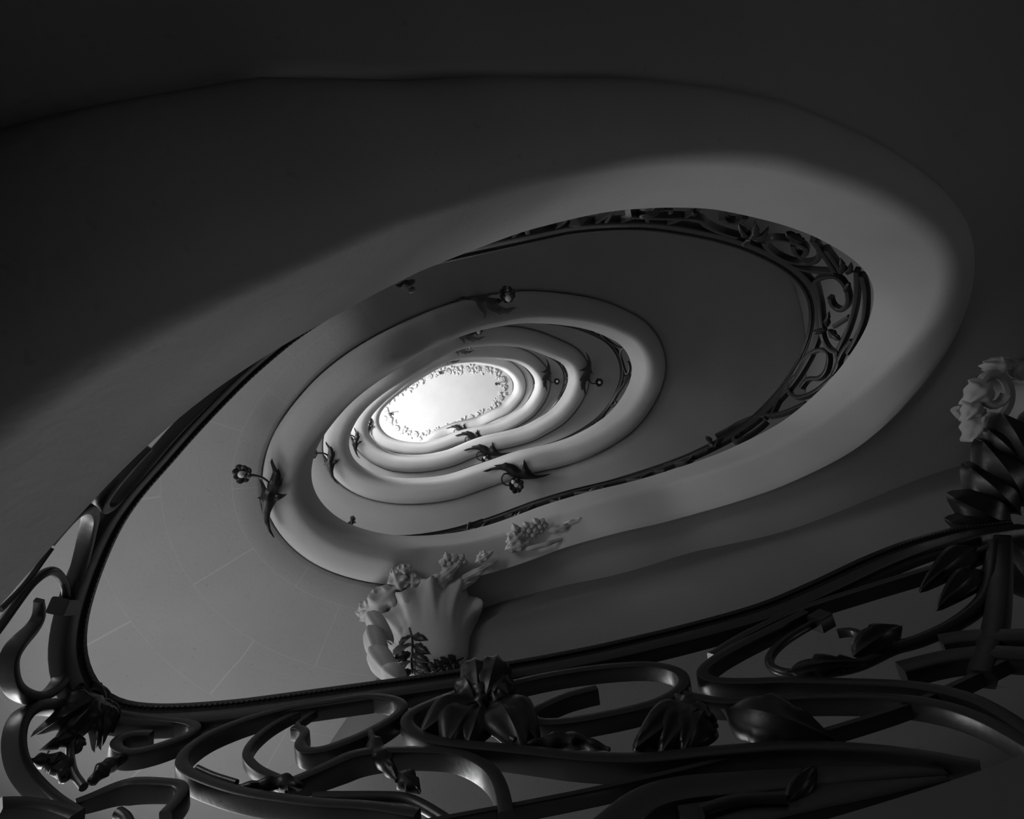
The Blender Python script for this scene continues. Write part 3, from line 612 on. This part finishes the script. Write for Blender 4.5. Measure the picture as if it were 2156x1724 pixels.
def bracket(px, rad, zlow, hgt, ang0, label, seed, fern):
    c = np.array(at(px[0], px[1], zlow + hgt / H)); t = empty('shell_bracket', (c[0], c[1], c[2]))
    tag(t, label, 'bracket', 'carved brackets under the landing beam')
    mb = MB(); shell(mb, c, zlow * H + CAMZ, rad, hgt, ang0, seed=seed); b1 = mb.build('shell_leaf', M_CARVE, t, sharp=60)
    mb2 = MB(); ball(mb2, (c[0], c[1], zlow * H + CAMZ + hgt * .55), rad * .62, 1, 1, hgt * .60 / (rad * .62), 28, 16); mb2.build('core', M_CARVE, t)
    mb3 = MB(); mb3.v = mb.v + mb2.v; n0 = len(mb.v); mb3.f = mb.f + [tuple(i + n0 for i in f) for f in mb2.f]
    bv = BVHTree.FromPolygons([Vector(v) for v in mb3.v], mb3.f)
    def hit(p):
        q = rect([p])[0]; dr = Vector((q[0], q[1], 1)).normalized(); h = bv.ray_cast(Vector((0, 0, CAMZ)), dr)
        return (h[0] - dr * .015) if h[0] else None
    for spine, ln in fern:
        ft = spline(np.array(spine, float), 8); ft = resample(ft, n=34); pts = [hit(p) for p in ft]
        ok = [(i, p) for i, p in enumerate(pts) if p is not None]
        if len(ok) < 4: continue
        X = np.array([p for _, p in ok]); vd = unit(X - np.array([0, 0, CAMZ]))
        fr = bar_mesh(X, vd, .012, .014, ROUND(6), step=.012).build('fern_stalk', M_LEAF, t)
        tg = tangents(ft)
        for q, i in enumerate(range(3, 33, 6)):
            L = ln * (.55 + .45 * math.sin(PI * min(1, (i / 33) * .8 + .2)))
            for sd in (-1, 1):
                nrm = np.array([-tg[i][1], tg[i][0]]) * sd; tip = ft[i] + nrm * L + tg[i] * L * -.5
                h0, h1 = hit(ft[i]), hit(tip)
                if h0 is None: continue
                if h1 is None: h1 = h0 + Vector(at(tip[0], tip[1], (h0.z - CAMZ) / H)) - Vector(at(ft[i][0], ft[i][1], (h0.z - CAMZ) / H))
                leaf_mesh(np.array(h0), np.array(h1), -vd[min(i, len(vd) - 1)], np.clip(ln * .0019, .05, .075), lobes=3, deep=.5, nu=9, nv=4, curl=.12, thick=.003).build('fern_leaflet', M_LEAF, fr, sharp=50)
    return t
tb = bracket((912, 1322), .335, 1.14, .80, .2, 'ruffled plaster shell bracket with black iron fern, at left end of landing beam', 3,
        [([(868,1418),(866,1390),(868,1350),(862,1322)], 40), ([(900,1420),(935,1405),(975,1385)], 26)])
for b, t, w, za, zb_ in (((822,1425),(796,1362),.17,1.10,1.20), ((800,1395),(800,1325),.16,1.15,1.27), ((812,1345),(790,1290),.14,1.22,1.32), ((840,1430),(806,1400),.14,1.08,1.12)):
    B = np.array(at(*b, za)); T = np.array(at(*t, zb_)); leaf_mesh(B, T, np.array([-.3, -.4, -1]), w, lobes=0, cup=.9, curl=.35, thick=.014, nu=26, nv=12).build('side_lobe', M_CARVE, tb, sharp=None)
tr = bracket((2170, 850), .36, .86, .62, 1.0, 'pale carved leaf bracket at the right edge, above the leafy railing end', 8, [])
mb = MB(); c = np.array(at(2105, 830, .86))
sp = [(c[0] + math.cos(a) * (.04 + .017 * a), c[1] + math.sin(a) * (.04 + .017 * a), c[2] + .012 * a) for a in np.linspace(0, 9, 60)]
X = np.array(sp); bar_mesh(X, np.tile([0, 0, 1.], (60, 1)), .06, .05, ROUND(8), step=.03).build('scroll_boss', M_CARVE, tr)
for b, t, w in (((2075,860),(2045,930),.20), ((2090,800),(2040,850),.18), ((2110,790),(2110,750),.2), ((2130,790),(2156,760),.2), ((2080,880),(2085,930),.16), ((2065,840),(2035,885),.14)):
    carved_leaf(b, t, w * .95, .87, tr, curl=.25, cup=.6, wave=.07)
mb = MB(); rosette(mb, at(2086, 892, .86), .07, 7, seed=4); mb.build('rosette', M_CARVE, tr)
f1 = flights[1]
ZB = 1.372
for b, t, w in (((842,1232),(756,1308),.17), ((815,1246),(772,1262),.10), ((800,1268),(752,1285),.10), ((790,1280),(772,1316),.10), ((850,1250),(826,1196),.14), ((872,1248),(868,1205),.12), ((890,1250),(958,1200),.12), ((880,1255),(930,1216),.12), ((905,1235),(975,1180),.07), ((930,1250),(1010,1215),.06), ((960,1225),(1050,1178),.05),
                ((1068,1150),(1105,1118),.10), ((1062,1158),(1120,1140),.07), ((1000,1185),(1040,1160),.05), ((1150,1120),(1215,1100),.05), ((1180,1108),(1250,1085),.05), ((1230,1098),(1300,1078),.04), ((1280,1080),(1330,1066),.04), ((1310,1074),(1372,1056),.04), ((1090,1160),(1200,1128),.035), ((1190,1130),(1290,1100),.03), ((830,1205),(868,1192),.07)):
    carved_leaf(b, t, w * 1.25, ZB - .012, f1, curl=.2, cup=.5)
for i, (p, r) in enumerate((((1092,1126),.075), ((1113,1116),.07), ((1136,1108),.065), ((1080,1140),.05), ((946,1186),.075), ((966,1182),.06), ((1016,1172),.04), ((845,1222),.06), ((1212,1098),.04), ((1262,1084),.035), ((772,1290),.07), ((1318,1066),.03))):
    mb = MB(); c = np.array(at(*p, ZB - .006)); rg = np.random.default_rng(i)
    for q in range(6):
        a = q * PI / 3 + rg.uniform(-.3, .3); dv = np.array([math.cos(a), math.sin(a), -.25])
        lm = leaf_mesh(c + dv * r * .15, c + dv * r * rg.uniform(.95, 1.25), np.array([-.2 * math.cos(a), -.2 * math.sin(a), -1.]), r * 1.0, lobes=0, cup=.8, curl=.35, thick=.010, nu=12, nv=8, wave=.12); mb.add(lm.v, lm.f)
    ball(mb, c - [0, 0, r * .35], r * .3, 1, 1, .8)
    mb.build('carved_rosette', M_CARVE, f1, sharp=None)
# ---------------------------------------------------------------- garland moulded round the ceiling
ZR = 6.33
ring = [(200,590),(218,520),(280,458),(350,402),(440,350),(540,305),(640,262),(760,236),(880,222),(1000,226),(1080,240),(1150,285),(1195,350),(1195,430),(1160,500),(1110,560),(1040,597),(960,628),(880,660),(800,695),(720,735),(640,768),(570,782),(500,790),(400,775),(320,735),(250,682),(210,635),(200,590)]
rp = rect(crop(ring, 760, 720, .2505)) * ZR * H; rp = gsm(resample(rp, .02)[:-1], 6, True)
gt = empty('ceiling_garland', (rp[0][0], rp[0][1], ZR * H + CAMZ)); tag(gt, 'white moulded plaster garland of flowers and fruit in an oval on the ceiling', 'garland')
L = np.r_[0, np.cumsum(np.linalg.norm(np.diff(rp, axis=0), axis=1))]; nn = int(L[-1] / .17); zc = 6.347 * H + CAMZ
tn = tangents(rp)
for i in range(nn):
    s = L[-1] * i / nn; j = int(np.searchsorted(L, s)) % len(rp); p = rp[j]; n = np.array([tn[j][1], -tn[j][0]]); kind = i % 4
    q = p + n * rng.uniform(-.06, .06)
    if kind == 0: mb = MB(); rosette(mb, (q[0], q[1], zc - .03), .13, 7, seed=i); mb.build('rosette', M_CEIL, gt)
    elif kind == 2:
        mb = MB()
        for m in range(9):
            w = rng.normal(0, .055, 2); ball(mb, (q[0] + w[0], q[1] + w[1], zc - .03), rng.uniform(.03, .055), 1, 1, .9, 9, 6)
        mb.build('fruit_cluster', M_CEIL, gt)
    else:
        mb = MB()
        for sg in (-1, 1):
            for m in range(2):
                d2 = n * sg * rng.uniform(.6, 1) + tn[j] * rng.uniform(-.8, .8); d2 /= np.linalg.norm(d2); b = np.r_[q, zc - .02]
                lm = leaf_mesh(b, b + np.r_[d2 * rng.uniform(.14, .2), 0], np.array([0, 0, -1.]), .10, lobes=3, nu=10, nv=4, cup=.4, thick=.01, curl=.15); mb.add(lm.v, lm.f)
        mb.build('leaf_spray', M_CEIL, gt)
    if i % 9 == 0:
        pass
for px, wh in (((928, 785), 'at the upper edge of the ceiling garland'), ((1046, 808), 'at the right end of the ceiling garland'), ((822, 872), 'at the left end of the ceiling garland')):
    c = np.array(at(px[0], px[1], 6.30)); t = empty('ceiling_hook', tuple(c)); tag(t, 'small black iron hook ' + wh, 'hook', 'hooks on the ceiling garland')
    mb = MB(); ball(mb, c + [0, 0, .10], .055, 1, 1, .5); mb.build('rosette_plate', M_LEAF, t)
    X = c + np.array([[0, 0, .10], [.01, 0, .03], [.04, 0, -.03], [.09, .01, -.04], [.11, .02, .01]]); bar_mesh(spline(X, 6), np.tile([0, 1., .1], (25, 1)), .035, .035, ROUND(8)).build('hook', M_LEAF, t)
# ---------------------------------------------------------------- the hall
def hall_curve(n=96, grow=0):
    out = []
    for a in np.linspace(0, 2 * PI, n, endpoint=False):
        d = np.array([[math.cos(a), math.sin(a)]]); t = wall_hit(WC[None], d)[0] + grow
        out.append(WC + d[0] * t)
    return np.array(out)
ZC = 6.35 * H + CAMZ
HC = hall_curve()
WIN_A = 150                                             # the windows look in from this side
def wall_arc(name, sel, z0=0., z1=ZC):
    mb = MB(); m = len(sel)
    v = [(HC[i][0], HC[i][1], z) for i in sel for z in (z0, z1)]
    mb.add(v, [(2 * j, 2 * j + 1, 2 * j + 3, 2 * j + 2) for j in range(m - 1)])
    o = mb.build(name, M_WALL, None, sharp=None); tag(o, kind='structure'); return o
q = 24
for nm, a in (('wall_right', -12), ('wall_front', 12), ('wall_left', 36), ('wall_back', 60)):
    wall_arc(nm, [(a + j) % 96 for j in range(q + 1)])
mb = MB(); n = len(HC); mb.add([(p[0], p[1], 0) for p in HC], [tuple(range(n))]); tag(mb.build('floor', mF, None, smooth=False), kind='structure')
mb = MB(); mb.add([(p[0], p[1], ZC) for p in HC], [tuple(range(n))]); tag(mb.build('ceiling', M_CEIL, None, smooth=False), kind='structure')
# ---------------------------------------------------------------- light
w = bpy.data.worlds.new('world'); bpy.context.scene.world = w; w.use_nodes = True
w.node_tree.nodes['Background'].inputs['Color'].default_value = (.5, .5, .5, 1); w.node_tree.nodes['Background'].inputs['Strength'].default_value = 0
def window_fill_light(az, zc, hgt, wid, power, tilt=0., inset=.25, name='window_daylight'):
    d = np.array([math.cos(math.radians(az)), math.sin(math.radians(az))]); c0 = np.array([0., 0.])
    p = c0 + d * (wall_hit(c0[None], d[None])[0] - inset)
    L = bpy.data.lights.new(name, 'AREA'); L.shape = 'RECTANGLE'; L.size = wid; L.size_y = hgt; L.energy = power
    o = bpy.data.objects.new(name, L); C.objects.link(o)
    o.location = (p[0], p[1], zc * H + CAMZ)
    aim = Vector((-d[0], -d[1], tilt)); o.rotation_euler = aim.to_track_quat('-Z', 'Y').to_euler()
    return o
WIN_FILL = [(0, -.12, 1.0, 2.0, 7, 0), (115, .85, 1.9, 1.6, 92, -.6), (130, .85, 1.9, 1.6, 46, -.6), (155, .92, 1.9, 1.6, 34, -.6), (205, .80, 1.9, 1.6, 42, -.5),  # the ground-level first entry is an added fill for the lowest soffit
       (150, 2.02, 1.9, 1.6, 82, -.8), (180, 2.02, 1.9, 1.6, 125, -.8), (205, 2.02, 1.9, 1.6, 27, -.8), (205, 3.02, 1.9, 1.6, 380, -.3), (205, 3.75, .8, 1.6, 480, .5), (150, 5.1, 1.9, 1.6, 1080, 0)]  # the up-tilted entry is an added fill imitating light off the floor
for q, (az, zc, hg, wd, pw, tl) in enumerate(WIN_FILL):
    lo = window_fill_light(az, zc, hg, wd, pw, tl)  # every light gets a frame, the two added fills included
    d = np.array([math.cos(math.radians(az)), math.sin(math.radians(az)), 0.]); sd = np.array([-d[1], d[0], 0.]); mb = MB()
    c = np.array(lo.location) + d * .12
    for a, b, w2, h2 in ((-1, 0, .05, hg / 2 + .1), (1, 0, .05, hg / 2 + .1), (0, -1, wd / 2 + .1, .05), (0, 1, wd / 2 + .1, .05)):
        p = c + sd * a * (wd / 2 + .05) + np.array([0, 0, b * (hg / 2 + .05)])
        mb.add([p + sd * w2 * i + np.array([0, 0, h2 * j]) + d * .05 * k for i in (-1, 1) for j in (-1, 1) for k in (-1, 1)], [(0, 1, 3, 2), (4, 6, 7, 5), (0, 4, 5, 1), (2, 3, 7, 6), (0, 2, 6, 4), (1, 5, 7, 3)])
    tag(mb.build('window_%d' % (q + 1), M_STRING, None, smooth=False), kind='structure')
sc = bpy.context.scene
sc.view_settings.view_transform = 'Standard'; sc.view_settings.look = 'None'; sc.view_settings.gamma = 1; sc.view_settings.exposure = .18
sc.cycles.max_bounces = 6; sc.cycles.diffuse_bounces = 5; sc.cycles.glossy_bounces = 2; sc.cycles.adaptive_threshold = .02; sc.cycles.caustics_reflective = False; sc.cycles.caustics_refractive = False
